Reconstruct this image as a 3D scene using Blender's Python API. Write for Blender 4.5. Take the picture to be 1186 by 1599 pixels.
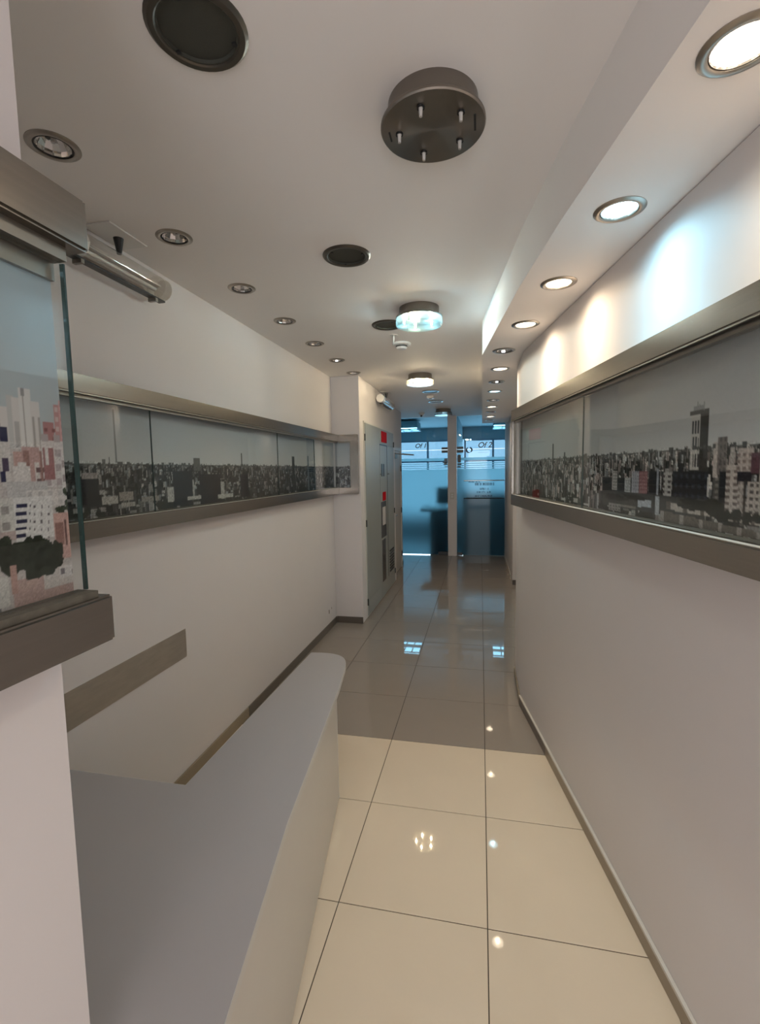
import bpy, bmesh, math, random
import numpy as np
from mathutils import Matrix, Vector

random.seed(7)
for o in list(bpy.data.objects): bpy.data.objects.remove(o)
scene = bpy.context.scene
COL = scene.collection

# ------------------------------------------------------------------ camera
FPX, YAW, PITCH, ROLL, EYE = 736.3, .21033, .08811, -.017756, 1.7734
_c, _s = math.cos(YAW), math.sin(YAW)
FWD = np.array([-_s*math.cos(PITCH), _c*math.cos(PITCH), -math.sin(PITCH)])
_r = np.array([_c, _s, 0.0]); _u = np.cross(_r, FWD)
RGT = math.cos(ROLL)*_r + math.sin(ROLL)*_u
UPV = -math.sin(ROLL)*_r + math.cos(ROLL)*_u
cd = bpy.data.cameras.new('camera'); cam = bpy.data.objects.new('camera', cd); COL.objects.link(cam)
cd.sensor_fit = 'HORIZONTAL'; cd.sensor_width = 36; cd.lens = FPX/1186*36; cd.clip_start = .02; cd.clip_end = 200
m = Matrix.Identity(4)
for i in range(3):
    m[i][0] = RGT[i]; m[i][1] = UPV[i]; m[i][2] = -FWD[i]
m[2][3] = EYE
cam.matrix_world = m
scene.camera = cam
def ray(x, y): return FWD + (x-593)/FPX*RGT - (y-799.5)/FPX*UPV
def on_plane(x, y, p, n):          # where the sight line through a photo pixel meets a wall
    d = ray(x, y); c = np.array([0, 0, EYE]); n = np.array(n, float)
    return c + d*(np.dot(np.array(p)-c, n)/np.dot(d, n))

# ------------------------------------------------------------------ world, daylight, exposure
w = bpy.data.worlds.new('sky'); scene.world = w; w.use_nodes = True
bg = w.node_tree.nodes['Background']; bg.inputs[0].default_value = (.82, .88, 1.0, 1); bg.inputs[1].default_value = .82
def area(name, loc, rot, sx, sy, power, col):
    l = bpy.data.lights.new(name, 'AREA'); l.shape = 'RECTANGLE'; l.size = sx; l.size_y = sy; l.energy = power; l.color = col
    o = bpy.data.objects.new(name, l); o.location = loc; o.rotation_euler = rot; COL.objects.link(o); return o
# daylight coming in through the open street entrance behind the camera, and through the office windows
area('entrance_daylight', (.25, -2.9, 1.35), (math.radians(90), 0, 0), 1.6, 2.5, 26, (1.0, .95, .92))
area('office_window_daylight', (-.55, 13.85, 1.5), (math.radians(-90), 0, 0), 4.0, 2.1, 50, (.80, .92, 1.0))
vs = scene.view_settings
vs.view_transform = 'Standard'; vs.look = 'None'; vs.gamma = 1; vs.use_curve_mapping = False; vs.exposure = 1.08

# ------------------------------------------------------------------ materials
def lin(r, g, b):
    f = lambda c: (c/255/12.92) if c/255 <= .04045 else ((c/255+.055)/1.055)**2.4
    return (f(r), f(g), f(b))
def mat(name, col, rough=.5, metal=0, spec=.5, coat=0, noise=0, nscale=8, bump=0, bscale=60, emit=None, estr=0, stretch=None, ior=None, aniso=0):
    m = bpy.data.materials.new(name); m.use_nodes = True; nt = m.node_tree; p = nt.nodes['Principled BSDF']
    p.inputs['Base Color'].default_value = (*col, 1); p.inputs['Roughness'].default_value = rough
    p.inputs['Metallic'].default_value = metal; p.inputs['Specular IOR Level'].default_value = spec
    p.inputs['Coat Weight'].default_value = coat; p.inputs['Coat Roughness'].default_value = .03
    if ior: p.inputs['IOR'].default_value = ior
    tc = nt.nodes.new('ShaderNodeTexCoord'); mp = nt.nodes.new('ShaderNodeMapping')
    nt.links.new(tc.outputs['Object'], mp.inputs[0])
    if stretch: mp.inputs['Scale'].default_value = stretch
    if noise:
        n = nt.nodes.new('ShaderNodeTexNoise'); n.inputs['Scale'].default_value = nscale; n.inputs['Detail'].default_value = 4
        nt.links.new(mp.outputs[0], n.inputs['Vector'])
        r = nt.nodes.new('ShaderNodeMapRange'); r.inputs[3].default_value = 1-noise; r.inputs[4].default_value = 1+noise
        nt.links.new(n.outputs[0], r.inputs[0])
        mx = nt.nodes.new('ShaderNodeVectorMath'); mx.operation = 'SCALE'; mx.inputs[0].default_value = col
        nt.links.new(r.outputs[0], mx.inputs['Scale']); nt.links.new(mx.outputs[0], p.inputs['Base Color'])
    if bump:
        n2 = nt.nodes.new('ShaderNodeTexNoise'); n2.inputs['Scale'].default_value = bscale; n2.inputs['Detail'].default_value = 3
        nt.links.new(mp.outputs[0], n2.inputs['Vector'])
        b = nt.nodes.new('ShaderNodeBump'); b.inputs['Strength'].default_value = bump; b.inputs['Distance'].default_value = .002
        nt.links.new(n2.outputs[0], b.inputs['Height']); nt.links.new(b.outputs[0], p.inputs['Normal'])
    if aniso:
        tg = nt.nodes.new('ShaderNodeTangent'); tg.direction_type = 'RADIAL'; tg.axis = 'Z'; nt.links.new(tg.outputs[0], p.inputs['Tangent']); p.inputs['Anisotropic'].default_value = aniso
    if emit:
        p.inputs['Emission Color'].default_value = (*emit, 1); p.inputs['Emission Strength'].default_value = estr
    return m
def fresnel(nt, ior):             # same reflectance on both faces of a thin pane
    fr = nt.nodes.new('ShaderNodeFresnel'); ge = nt.nodes.new('ShaderNodeNewGeometry'); mr = nt.nodes.new('ShaderNodeMapRange')
    mr.inputs[3].default_value = ior; mr.inputs[4].default_value = 1/ior
    nt.links.new(ge.outputs['Backfacing'], mr.inputs[0]); nt.links.new(mr.outputs[0], fr.inputs[0]); return fr
def glass(name, tint, refl=1.0, ior=1.5, rough=0.0):
    m = bpy.data.materials.new(name); m.use_nodes = True; nt = m.node_tree; nt.nodes.clear()
    o = nt.nodes.new('ShaderNodeOutputMaterial'); t = nt.nodes.new('ShaderNodeBsdfTransparent'); g = nt.nodes.new('ShaderNodeBsdfGlossy')
    t.inputs[0].default_value = (*tint, 1); g.inputs['Roughness'].default_value = rough; g.inputs[0].default_value = (refl, refl, refl, 1)
    fr = fresnel(nt, ior)
    mx = nt.nodes.new('ShaderNodeMixShader')
    nt.links.new(fr.outputs[0], mx.inputs[0]); nt.links.new(t.outputs[0], mx.inputs[1]); nt.links.new(g.outputs[0], mx.inputs[2]); nt.links.new(mx.outputs[0], o.inputs[0])
    return m
def frosted(name, tint, rough=.45):
    m = bpy.data.materials.new(name); m.use_nodes = True; nt = m.node_tree; nt.nodes.clear()
    o = nt.nodes.new('ShaderNodeOutputMaterial'); rf = nt.nodes.new('ShaderNodeBsdfRefraction'); g = nt.nodes.new('ShaderNodeBsdfGlossy'); tl = nt.nodes.new('ShaderNodeBsdfTranslucent')
    rf.inputs[0].default_value = (*tint, 1); rf.inputs['Roughness'].default_value = rough; rf.inputs['IOR'].default_value = 1.25
    tl.inputs[0].default_value = (*tint, 1)
    g.inputs['Roughness'].default_value = .06; g.inputs[0].default_value = (.35, .4, .42, 1)
    a = nt.nodes.new('ShaderNodeMixShader'); a.inputs[0].default_value = .25
    fr = fresnel(nt, 1.45)
    mx = nt.nodes.new('ShaderNodeMixShader')
    nt.links.new(rf.outputs[0], a.inputs[1]); nt.links.new(tl.outputs[0], a.inputs[2])
    nt.links.new(fr.outputs[0], mx.inputs[0]); nt.links.new(a.outputs[0], mx.inputs[1]); nt.links.new(g.outputs[0], mx.inputs[2]); nt.links.new(mx.outputs[0], o.inputs[0])
    return m
def lampglass(name, tint, amount):
    m = bpy.data.materials.new(name); m.use_nodes = True; nt = m.node_tree; nt.nodes.clear()
    o = nt.nodes.new('ShaderNodeOutputMaterial'); t = nt.nodes.new('ShaderNodeBsdfTransparent'); tl = nt.nodes.new('ShaderNodeBsdfTranslucent'); g = nt.nodes.new('ShaderNodeBsdfGlossy')
    t.inputs[0].default_value = (.95, .97, .97, 1); tl.inputs[0].default_value = (*tint, 1); g.inputs['Roughness'].default_value = .05
    a = nt.nodes.new('ShaderNodeMixShader'); a.inputs[0].default_value = amount
    fr = fresnel(nt, 1.45); b = nt.nodes.new('ShaderNodeMixShader')
    nt.links.new(t.outputs[0], a.inputs[1]); nt.links.new(tl.outputs[0], a.inputs[2])
    nt.links.new(fr.outputs[0], b.inputs[0]); nt.links.new(a.outputs[0], b.inputs[1]); nt.links.new(g.outputs[0], b.inputs[2]); nt.links.new(b.outputs[0], o.inputs[0])
    return m
def emitter(name, col, s):
    m = bpy.data.materials.new(name); m.use_nodes = True; nt = m.node_tree; nt.nodes.clear()
    o = nt.nodes.new('ShaderNodeOutputMaterial'); e = nt.nodes.new('ShaderNodeEmission'); e.inputs[0].default_value = (*col, 1); e.inputs[1].default_value = s
    nt.links.new(e.outputs[0], o.inputs[0]); return m
def led_lens(name, col, s):        # round LED lamp face: rings of bright dies on a paler plate
    m = bpy.data.materials.new(name); m.use_nodes = True; nt = m.node_tree; nt.nodes.clear()
    o = nt.nodes.new('ShaderNodeOutputMaterial'); e = nt.nodes.new('ShaderNodeEmission'); e.inputs[0].default_value = (*col, 1)
    tc = nt.nodes.new('ShaderNodeTexCoord'); v = nt.nodes.new('ShaderNodeTexVoronoi'); v.inputs['Scale'].default_value = 150
    r = nt.nodes.new('ShaderNodeMapRange'); r.inputs[1].default_value = .25; r.inputs[2].default_value = .6; r.inputs[3].default_value = s; r.inputs[4].default_value = s*.35
    nt.links.new(tc.outputs['Object'], v.inputs['Vector']); nt.links.new(v.outputs['Distance'], r.inputs[0]); nt.links.new(r.outputs[0], e.inputs[1]); nt.links.new(e.outputs[0], o.inputs[0])
    return m
def print_mat(name):
    m = bpy.data.materials.new(name); m.use_nodes = True; nt = m.node_tree; p = nt.nodes['Principled BSDF']
    a = nt.nodes.new('ShaderNodeVertexColor'); a.layer_name = 'print'
    nt.links.new(a.outputs[0], p.inputs['Base Color']); p.inputs['Roughness'].default_value = .45; p.inputs['Specular IOR Level'].default_value = .25
    return m

M = dict(
    wall=mat('wall_paint', (.69, .648, .640), .55, spec=.3, noise=.02, nscale=3, bump=.05, bscale=120),
    ceil=mat('ceiling_paint', (.82, .785, .765), .7, spec=.2, noise=.015, nscale=2),
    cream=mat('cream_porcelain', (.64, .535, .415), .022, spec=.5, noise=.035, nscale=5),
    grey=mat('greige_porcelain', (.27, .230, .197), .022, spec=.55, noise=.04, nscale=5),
    grout=mat('grout', (.06, .046, .036), .9),
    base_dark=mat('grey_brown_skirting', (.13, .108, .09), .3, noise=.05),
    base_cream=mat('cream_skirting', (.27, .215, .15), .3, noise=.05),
    steel=mat('brushed_steel', (.30, .275, .245), .22, metal=1, noise=.10, nscale=3, bump=.05, bscale=30, stretch=(1, 1, 40), aniso=.35),
    steel_dark=mat('dark_steel', (.30, .28, .25), .4, metal=1, noise=.1, nscale=10),  # duller steel of rails, clips and door closer
    rim_dark=mat('dark_bronze_rim', (.14, .127, .11), .38, metal=1),
    nickel=mat('satin_nickel', (.40, .365, .33), .30, metal=1),
    chrome=mat('chrome', (.78, .76, .74), .08, metal=1),
    lampsteel=mat('spun_steel', (.27, .245, .22), .32, metal=1, noise=.06, nscale=6, aniso=.85),
    grille=mat('dark_grille', (.05, .05, .04), .75, bump=.6, bscale=700),
    black=mat('black_plastic', (.012, .012, .013), .35),
    white=mat('white_plastic', (.72, .70, .68), .35),
    laminate=mat('grey_laminate', (.365, .345, .35), .33, spec=.35, noise=.03, nscale=3, bump=.04, bscale=400),
    laminate_edge=mat('pale_edge_band', (.55, .53, .50), .35),
    panel=mat('off_white_panel', (.56, .525, .475), .35, noise=.02),
    plate=mat('dull_steel_plate', (.50, .46, .41), .48, metal=.85, noise=.16, nscale=9, stretch=(1, 1, 5)),
    enamel=mat('grey_enamel', (.31, .32, .30), .38, noise=.02),
    enamel_edge=mat('pale_enamel', (.62, .60, .56), .4),
    red=mat('red_sign', (.50, .004, .010), .7, spec=.1),
    meter=mat('dark_meter_window', (.03, .027, .024), .12),
    sticker=mat('pale_sticker', (.6, .57, .55), .5),
    sticker_red=mat('sticker_red_print', (.5, .12, .10), .5),
    door=mat('door_paint', (.50, .46, .41), .4),
    gutter=mat('gutter_mortar', (.12, .108, .085), .85, noise=.35, nscale=60, bump=.8, bscale=150),
    glass=glass('clear_glass', (.955, .972, .97), refl=.6, ior=1.45),
    glass_edge=mat('green_glass_edge', (.02, .045, .042), .3, spec=.3),
    teal=glass('tinted_glass', (.47, .66, .76), ior=1.45),
    film=frosted('frosted_film', (.47, .56, .575), .42),
    print=print_mat('printed_panorama'),
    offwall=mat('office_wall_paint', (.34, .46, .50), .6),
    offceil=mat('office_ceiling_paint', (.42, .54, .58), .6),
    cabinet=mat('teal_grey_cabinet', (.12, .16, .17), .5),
    lit_ledge=mat('painted_lit_ledge', (.62, .60, .56), .35, metal=.35),  # pale tone standing in for spotlight on the steel ledge
    offdark=mat('dark_furniture', (.03, .032, .036), .5),
    alu=mat('window_aluminium', (.22, .30, .38), .4),
    letter=mat('dark_lettering', (.02, .035, .06), .5),
    letter_grey=mat('grey_lettering', (.30, .34, .38), .5),
    clear=glass('clear_plastic', (.90, .89, .87), ior=1.45, rough=.08),
    tray=mat('lamp_tray', (.62, .60, .56), .25, metal=.3),
    warm=led_lens('warm_led_face', (1.0, .84, .62), 6),
    cool=led_lens('cool_led_face', (.50, .87, 1.0), 4.5),
    warm_near=led_lens('warm_led_face_near', (1.0, .88, .70), 2.8),
    cool_near=led_lens('cool_led_face_near', (.58, .90, 1.0), 2.4),
    bulb_warm=emitter('warm_capsule_bulb', (1.0, .80, .52), 800),
    bulb_cool=emitter('cool_capsule_bulb', (.62, .90, 1.0), 800),
    bulb_off=mat('unlit_capsule_bulb', (.50, .48, .46), .08, spec=.9),
    dish=lampglass('lamp_glass_cool', (.50, .88, .97), .02),
    dish_warm=lampglass('lamp_glass_warm', (.95, .85, .70), .03),
    louvre=emitter('office_tube_light', (.70, .93, 1.0), 6.0),
    lens_dark=mat('smoked_lens', (.06, .055, .05), .15),
    scuff=mat('scuff_mark', (.16, .13, .11), .8),
)

# ------------------------------------------------------------------ geometry helpers
class G:
    def __init__(s): s.v = []; s.f = []
    def add(s, v, f):
        k = len(s.v); s.v += [tuple(map(float, p)) for p in v]; s.f += [tuple(i+k for i in q) for q in f]; return s
    def box(s, x0, x1, y0, y1, z0, z1):
        return s.prism([(x0, y0), (x1, y0), (x1, y1), (x0, y1)], z0, z1)
    def prism(s, poly, z0, z1):
        a = sum(poly[i][0]*poly[(i+1) % len(poly)][1]-poly[(i+1) % len(poly)][0]*poly[i][1] for i in range(len(poly)))
        if a < 0: poly = poly[::-1]
        n = len(poly); v = [(x, y, z0) for x, y in poly]+[(x, y, z1) for x, y in poly]
        f = [tuple(range(n))[::-1], tuple(range(n, 2*n))]+[(i, (i+1) % n, n+(i+1) % n, n+i) for i in range(n)]
        return s.add(v, f)
    def strip(s, a, b, n, o0, o1, z0, z1):   # box along wall line a-b, between offsets o0 and o1 from the wall
        p = [(a[0]+n[0]*o0, a[1]+n[1]*o0), (b[0]+n[0]*o0, b[1]+n[1]*o0), (b[0]+n[0]*o1, b[1]+n[1]*o1), (a[0]+n[0]*o1, a[1]+n[1]*o1)]
        return s.prism(p, z0, z1)
    def lathe(s, prof, seg=32, c=(0, 0, 0), close=False):
        v = []; f = []; n = len(prof)
        for k in range(seg):
            t = 2*math.pi*k/seg
            v += [(c[0]+r*math.cos(t), c[1]+r*math.sin(t), c[2]+z) for r, z in prof]
        for k in range(seg):
            k2 = (k+1) % seg
            for i in range(n if close else n-1):
                j = (i+1) % n; f.append((k*n+i, k2*n+i, k2*n+j, k*n+j))
        return s.add(v, f)
    def tube(s, a, b, r, seg=12, r2=None):
        a = Vector(a); b = Vector(b); d = (b-a).normalized(); r2 = r if r2 is None else r2
        u = d.orthogonal().normalized(); w = d.cross(u)
        v = [a+(u*math.cos(t)+w*math.sin(t))*r for t in [2*math.pi*i/seg for i in range(seg)]]
        v += [b+(u*math.cos(t)+w*math.sin(t))*r2 for t in [2*math.pi*i/seg for i in range(seg)]]
        f = [tuple(range(seg))[::-1], tuple(range(seg, 2*seg))]+[(i, (i+1) % seg, seg+(i+1) % seg, seg+i) for i in range(seg)]
        return s.add(v, f)
BASE = {}
def mesh_of(name, g, base=(0, 0, 0), bevel=0, smooth=True, seg=2):
    me = bpy.data.meshes.new(name); me.from_pydata([(x-base[0], y-base[1], z-base[2]) for x, y, z in g.v], [], g.f)
    bm = bmesh.new(); bm.from_mesh(me); bmesh.ops.remove_doubles(bm, verts=bm.verts, dist=1e-6); bmesh.ops.recalc_face_normals(bm, faces=bm.faces)
    if bevel:
        ed = [e for e in bm.edges if len(e.link_faces) == 2 and e.calc_face_angle(0) > .5]
        bmesh.ops.bevel(bm, geom=ed, offset=bevel, segments=seg, affect='EDGES', clamp_overlap=True)
    bm.to_mesh(me); bm.free()
    if smooth:
        for p in me.polygons: p.use_smooth = True
        me.set_sharp_from_angle(angle=math.radians(35))
    return me
def put(name, g, m, parent=None, bevel=0, seg=2, label=None):
    base = BASE.get(parent.name, (0, 0, 0)) if parent else None
    if base is None:
        xs = np.array(g.v); base = ((xs[:, 0].min()+xs[:, 0].max())/2, (xs[:, 1].min()+xs[:, 1].max())/2, xs[:, 2].min())
    me = mesh_of(name, g, base, bevel, seg=seg)
    o = bpy.data.objects.new(name, me); me.materials.append(M[m] if isinstance(m, str) else m); COL.objects.link(o)
    if parent: o.parent = parent; BASE[o.name] = base
    else: o.location = base; BASE[o.name] = base
    if label: o['label'] = label
    return o
def thing(name, loc, label, cat, group=None):
    o = bpy.data.objects.new(name, None); o.empty_display_size = .1; o.location = loc; COL.objects.link(o); BASE[o.name] = tuple(loc)
    return tag(o, label, cat, group)
def tag(o, label, cat, group=None, kind=None):
    if label: o['label'] = label
    if cat: o['category'] = cat
    if group: o['group'] = group
    if kind: o['kind'] = kind
    return o
def struct(o, label, cat): return tag(o, label, cat, None, 'structure')
def copy_tree(o, parent=None):
    c = o.copy(); COL.objects.link(c)
    if parent: c.parent = parent
    for ch in [x for x in bpy.data.objects if x.parent == o]: copy_tree(ch, c)
    return c
def carve(o, cyl):                # real recesses for the built-in lamps
    g = G()
    for x, y, r, z0, z1 in cyl: g.tube((x, y, z0), (x, y, z1), r, 40)
    cm = bpy.data.objects.new('cutter', mesh_of('cutter', g)); COL.objects.link(cm)
    md = o.modifiers.new('cut', 'BOOLEAN'); md.object = cm; md.operation = 'DIFFERENCE'; md.solver = 'EXACT'
    dg = bpy.context.evaluated_depsgraph_get(); me = bpy.data.meshes.new_from_object(o.evaluated_get(dg))
    o.modifiers.clear(); o.data = me
    for p in me.polygons: p.use_smooth = False
    bpy.data.objects.remove(cm)

# ------------------------------------------------------------------ dimensions
ZC, ZS = 2.83, 2.595               # ceiling, underside of soffit
XL = -1.655                        # left wall
YG = 9.70                          # glass partition
KINK = (.296, 3.546); RN0 = (1.404, -3.0)
wd = Vector((KINK[0]-RN0[0], KINK[1]-RN0[1])).normalized(); RN = (-wd.y, wd.x)      # right wall direction, normal into corridor
TX, TY, TS = .0294, 2.9186, .6     # tile grid
SPOTS = [(-1.343, 1.365+.614*k) for k in range(7)]
SOFF = [(.504, 1.134, 'warm'), (.437, 1.725, 'cool'), (.342, 2.315, 'warm'), (.253, 2.911, 'warm'), (.160, 3.50, 'off'), (.160, 4.12, 'warm'), (.152, 4.71, 'off'),
        (.150, 5.28, 'cool'), (.149, 5.95, 'off'), (.149, 6.57, 'warm'), (.150, 7.15, 'off'), (.155, 7.78, 'warm'), (.157, 8.38, 'off')]
GRILLES = [(-.661, 1.109), (-.645, 2.343), (-.661, 3.483), (-.661, 6.524), (-.683, 7.50)]

# ------------------------------------------------------------------ floor with single tiles
fl = put('floor', G().box(-1.85, 1.6, -3.0, 9.66, -.06, -.004), 'grout'); struct(fl, 'polished tile floor running down the corridor', 'floor')
tile = {}
gg = G().box(-TS/2+.0019, TS/2-.0019, -TS/2+.0019, TS/2-.0019, -.0039, 0)
for kind in ('cream', 'grey'):
    tile[kind] = mesh_of('tile_'+kind, gg, bevel=.0008, seg=1); tile[kind].materials.append(M[kind])
for j in range(-9, 11):
    for i in range(-3, 2):
        cx, cy = TX+TS*(i+.5), TY+TS*(j+.5)
        if cy > 1.2 and cx > .9 or cy < -2.7: continue
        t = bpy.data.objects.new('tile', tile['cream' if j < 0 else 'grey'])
        COL.objects.link(t); t.parent = fl
        b = BASE[fl.name]; t.location = (cx-b[0], cy-b[1], -b[2]+random.uniform(-.0002, .0002))
        t.rotation_euler = (random.uniform(-.0006, .0006), random.uniform(-.0006, .0006), 0)
        if j == 10: t.scale = (1, (9.66-(TY+TS*10))/TS, 1); t.location[1] = TY+TS*10+(9.66-(TY+TS*10))/2-b[1]

# ------------------------------------------------------------------ ceiling and soffit
ce = put('ceiling', G().box(-1.85, 1.7, -3.0, 9.82, ZC, ZC+.14), 'ceil'); struct(ce, 'plain white corridor ceiling with round fittings', 'ceiling')
carve(ce, [(x, y, .066, ZC-.1, ZC+.075) for x, y in SPOTS]+[(x, y, .098, ZC-.1, ZC+.06) for x, y in GRILLES])
sof = [(1.12, -3.0), (.394, 1.044), (.262, 1.75), (.175, 2.30), (.012, 3.60), (.03, 8.92), (.70, 8.92), (.70, 3.62), (1.65, -3.0)]
so = put('trim_1', G().prism(sof, ZS, ZC), 'ceil'); struct(so, 'white dropped soffit with downlights along the right wall', 'soffit')
carve(so, [(x, y, .066, ZS-.1, ZS+.075) for x, y, _ in SOFF])

# ------------------------------------------------------------------ walls
o = put('wall_right', G().prism([RN0, KINK, (.296, 4.1), (.60, 4.1), (.60, 3.62), (1.60, -3.0)], 0, ZS), 'wall', bevel=.006); struct(o, 'white angled wall on the right with rounded end', 'wall')
o = put('wall_right_recess', G().prism([(.605, 4.1), (.605, 7.33), (.478, 7.33), (.478, 8.92), (.75, 8.92), (.75, 4.1)], 0, ZS), 'wall', bevel=.004); struct(o, 'far right corridor wall beyond the rounded end', 'wall')
o = put('wall_right_end', G().box(.478, .75, 8.925, 9.80, 0, ZC), 'wall'); struct(o, 'short right wall beside the glass partition', 'wall')
o = put('wall_left_pillar', G().box(-1.85, -.66, -3.0, .615, 0, ZC), 'wall', bevel=.003); struct(o, 'white projecting wall at the near left edge', 'wall')
o = put('wall_left', G().box(-1.85, XL, .615, 5.20, 0, ZC), 'wall'); struct(o, 'long white left wall behind the counter', 'wall')
o = put('wall_left_column', G().box(-1.85, -1.33, 5.20, 7.42, 0, ZC), 'wall', bevel=.003); struct(o, 'white stepped-out wall carrying the electrical panel', 'wall')
o = put('wall_left_far', G().box(-1.85, -1.43, 7.42, 8.70, 0, ZC), 'wall'); struct(o, 'left wall with the service door before the offices', 'wall')
o = put('wall_left_end', G().box(-1.95, -1.72, 8.70, 9.80, 0, ZC), 'wall'); struct(o, 'recessed left wall meeting the glass partition', 'wall')
o = put('wall_back', G().box(-.66, -.60, -3.1, -3.0, 0, ZC).box(1.30, 1.65, -3.1, -3.0, 0, ZC).box(-.60, 1.30, -3.1, -3.0, 2.62, ZC), 'wall'); struct(o, 'wall around the street entrance behind the viewer', 'wall')
# skirtings
def skirt(name, a, b, n, m, label, h=.075, t=.011):
    o = put(name, G().strip(a, b, n, .0005, t, .0, h), m, bevel=.002, seg=1); struct(o, label, 'baseboard'); return o
yb = TY
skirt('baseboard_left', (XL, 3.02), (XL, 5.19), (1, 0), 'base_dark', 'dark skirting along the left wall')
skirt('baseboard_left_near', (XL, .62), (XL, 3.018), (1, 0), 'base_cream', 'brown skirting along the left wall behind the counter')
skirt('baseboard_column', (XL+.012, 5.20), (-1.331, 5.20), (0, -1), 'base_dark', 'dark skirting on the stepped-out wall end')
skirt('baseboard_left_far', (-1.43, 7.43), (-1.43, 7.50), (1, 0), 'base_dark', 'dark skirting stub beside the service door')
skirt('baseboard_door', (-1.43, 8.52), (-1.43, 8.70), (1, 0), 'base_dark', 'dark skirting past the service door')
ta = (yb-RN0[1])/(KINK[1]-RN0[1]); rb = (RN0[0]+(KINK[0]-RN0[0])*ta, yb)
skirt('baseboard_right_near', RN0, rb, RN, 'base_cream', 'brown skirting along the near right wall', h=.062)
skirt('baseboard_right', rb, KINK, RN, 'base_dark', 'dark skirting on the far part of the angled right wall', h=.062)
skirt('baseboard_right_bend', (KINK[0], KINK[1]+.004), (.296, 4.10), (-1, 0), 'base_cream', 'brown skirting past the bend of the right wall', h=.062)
skirt('baseboard_recess', (.478, 7.33), (.60, 7.33), (0, -1), 'base_dark', 'dark skirting on the far right wall end')
skirt('baseboard_far_right', (.478, 7.70), (.478, 9.62), (-1, 0), 'panel', 'pale skirting beside the right glass door')
put('skirting_cap', G().strip(RN0, KINK, RN, .0005, .013, .0625, .074), 'panel', bpy.data.objects['baseboard_right'])

# ------------------------------------------------------------------ painted panoramas (flat prints)
def blank(wd, ht, hor, top, bot, ground):
    a = np.zeros((ht, wd, 3)); h = int(hor*ht)
    for r in range(ht):
        if r >= h:
            t = (r-h)/max(1, ht-h); a[r] = np.array(bot)*(1-t)+np.array(top)*t
        else: a[r] = ground
    return a, h
def rect(a, x0, x1, y0, y1, c):
    H, W, _ = a.shape
    x0, x1 = sorted((x0, x1)); y0, y1 = sorted((y0, y1))
    x0 = max(0, int(round(x0))); x1 = min(W, max(int(round(x1)), int(round(x0))+1)); y0 = max(0, int(round(y0))); y1 = min(H, max(int(round(y1)), int(round(y0))+1))
    if x1 > x0 and y1 > y0: a[y0:y1, x0:x1] = c
def blob(a, x, y, rx, ry, c, rng):
    H, W, _ = a.shape
    for k in range(26):
        t = rng.uniform(0, 6.28); q = rng.uniform(0, .8); s = rng.uniform(.25, .5)
        cx = x+math.cos(t)*q*rx; cy = y+math.sin(t)*q*ry
        x0, x1 = int(max(0, cx-s*rx)), int(min(W, cx+s*rx+1)); y0, y1 = int(max(0, cy-s*ry)), int(min(H, cy+s*ry+1))
        if x1 <= x0 or y1 <= y0: continue
        yy, xx = np.mgrid[y0:y1, x0:x1]
        msk = ((xx-cx)/(s*rx))**2+((yy-cy)/(s*ry))**2 < 1
        a[y0:y1, x0:x1][msk] = np.array(c)*rng.uniform(.6, 1.4)
def building(a, x0, x1, y0, y1, c, rng, win=None, sx=3, sy=3, side=None):
    rect(a, x0, x1, y0, y1, c)
    if win is not None:
        y = y0+1
        while y < y1-1.5:
            x = x0+1
            while x < x1-1:
                rect(a, x, x+max(1, sx*.5), y, y+max(1, sy*.5), win); x += sx
            y += sy
    if side: rect(a, x1-(x1-x0)*side[0], x1, y0, y1, side[1])
def town(a, h, rng, lo, hi, tintset, density=1.0, tall=1.0, dark=.35, fore=True):
    H, W, _ = a.shape
    pick = lambda: np.array(tintset[rng.integers(len(tintset))])
    a[int(h*.90):h] = np.array([1, .98, .96])*.10                        # wooded far rim
    for k in range(int(W*3*density)):                                   # hazy far roofs
        x = rng.uniform(0, W); y = h*(1-.02-abs(rng.normal(0, .13))); v = rng.uniform(lo, hi)*(.85 if rng.random() > .4 else .25)
        rect(a, x, x+rng.uniform(1, 4), y-rng.uniform(.6, 2), y, pick()*v)
    for d in np.linspace(.06, 1, 40):                                   # nearer and nearer rows
        for k in range(int(W/9*density*(1.25-.6*d))):
            x = rng.uniform(0, W); base = h*(1-d*.98); ww = rng.uniform(1.6, 5)*(.6+1.3*d); hh = rng.uniform(3, 13)*(.5+1.0*d)*tall
            top = min(base+hh, h*(1.0-.22*d+rng.uniform(-.02, .05)))
            if rng.random() < .10: blob(a, x, base+hh*.2, ww*1.6, hh*.35, (.02, .022, .019), rng); continue
            v = rng.uniform(lo, hi) if rng.random() > dark else rng.uniform(.01, .06)
            c = pick()*v
            building(a, x, x+ww, base-3, top, c, rng, c*.4 if rng.random() < .55 else None, max(2, ww/3), max(2, hh/6), (.45, c*.25) if rng.random() < .65 else None)
    if fore:
        for k in range(int(W/9)):
            x = rng.uniform(0, W); y = rng.uniform(-.03, .20)*h
            if rng.random() < .5: blob(a, x, y, rng.uniform(6, 16), rng.uniform(3, 8), (.016, .019, .015), rng)
            else: rect(a, x, x+rng.uniform(4, 16), y, y+rng.uniform(1.5, 5), np.array([1, .97, .95])*rng.uniform(lo, hi))
def grain(a, h, rng, amt, gain=1.0):   # photographic grain and fine facade texture below the skyline
    H, W, _ = a.shape
    n = 1+amt*rng.normal(0, 1, (H, W, 1)); n[h+2:] = 1+.015*rng.normal(0, 1, (H-h-2, W, 1))
    a *= np.clip(n, .3, 1.8)*gain
    for k in range(W//7):                # ragged treetops along the skyline
        x = int(rng.uniform(0, W)); t = int(rng.uniform(1, 3)); a[h-1:h+t, x:x+int(rng.uniform(1, 5))] = .09
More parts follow.
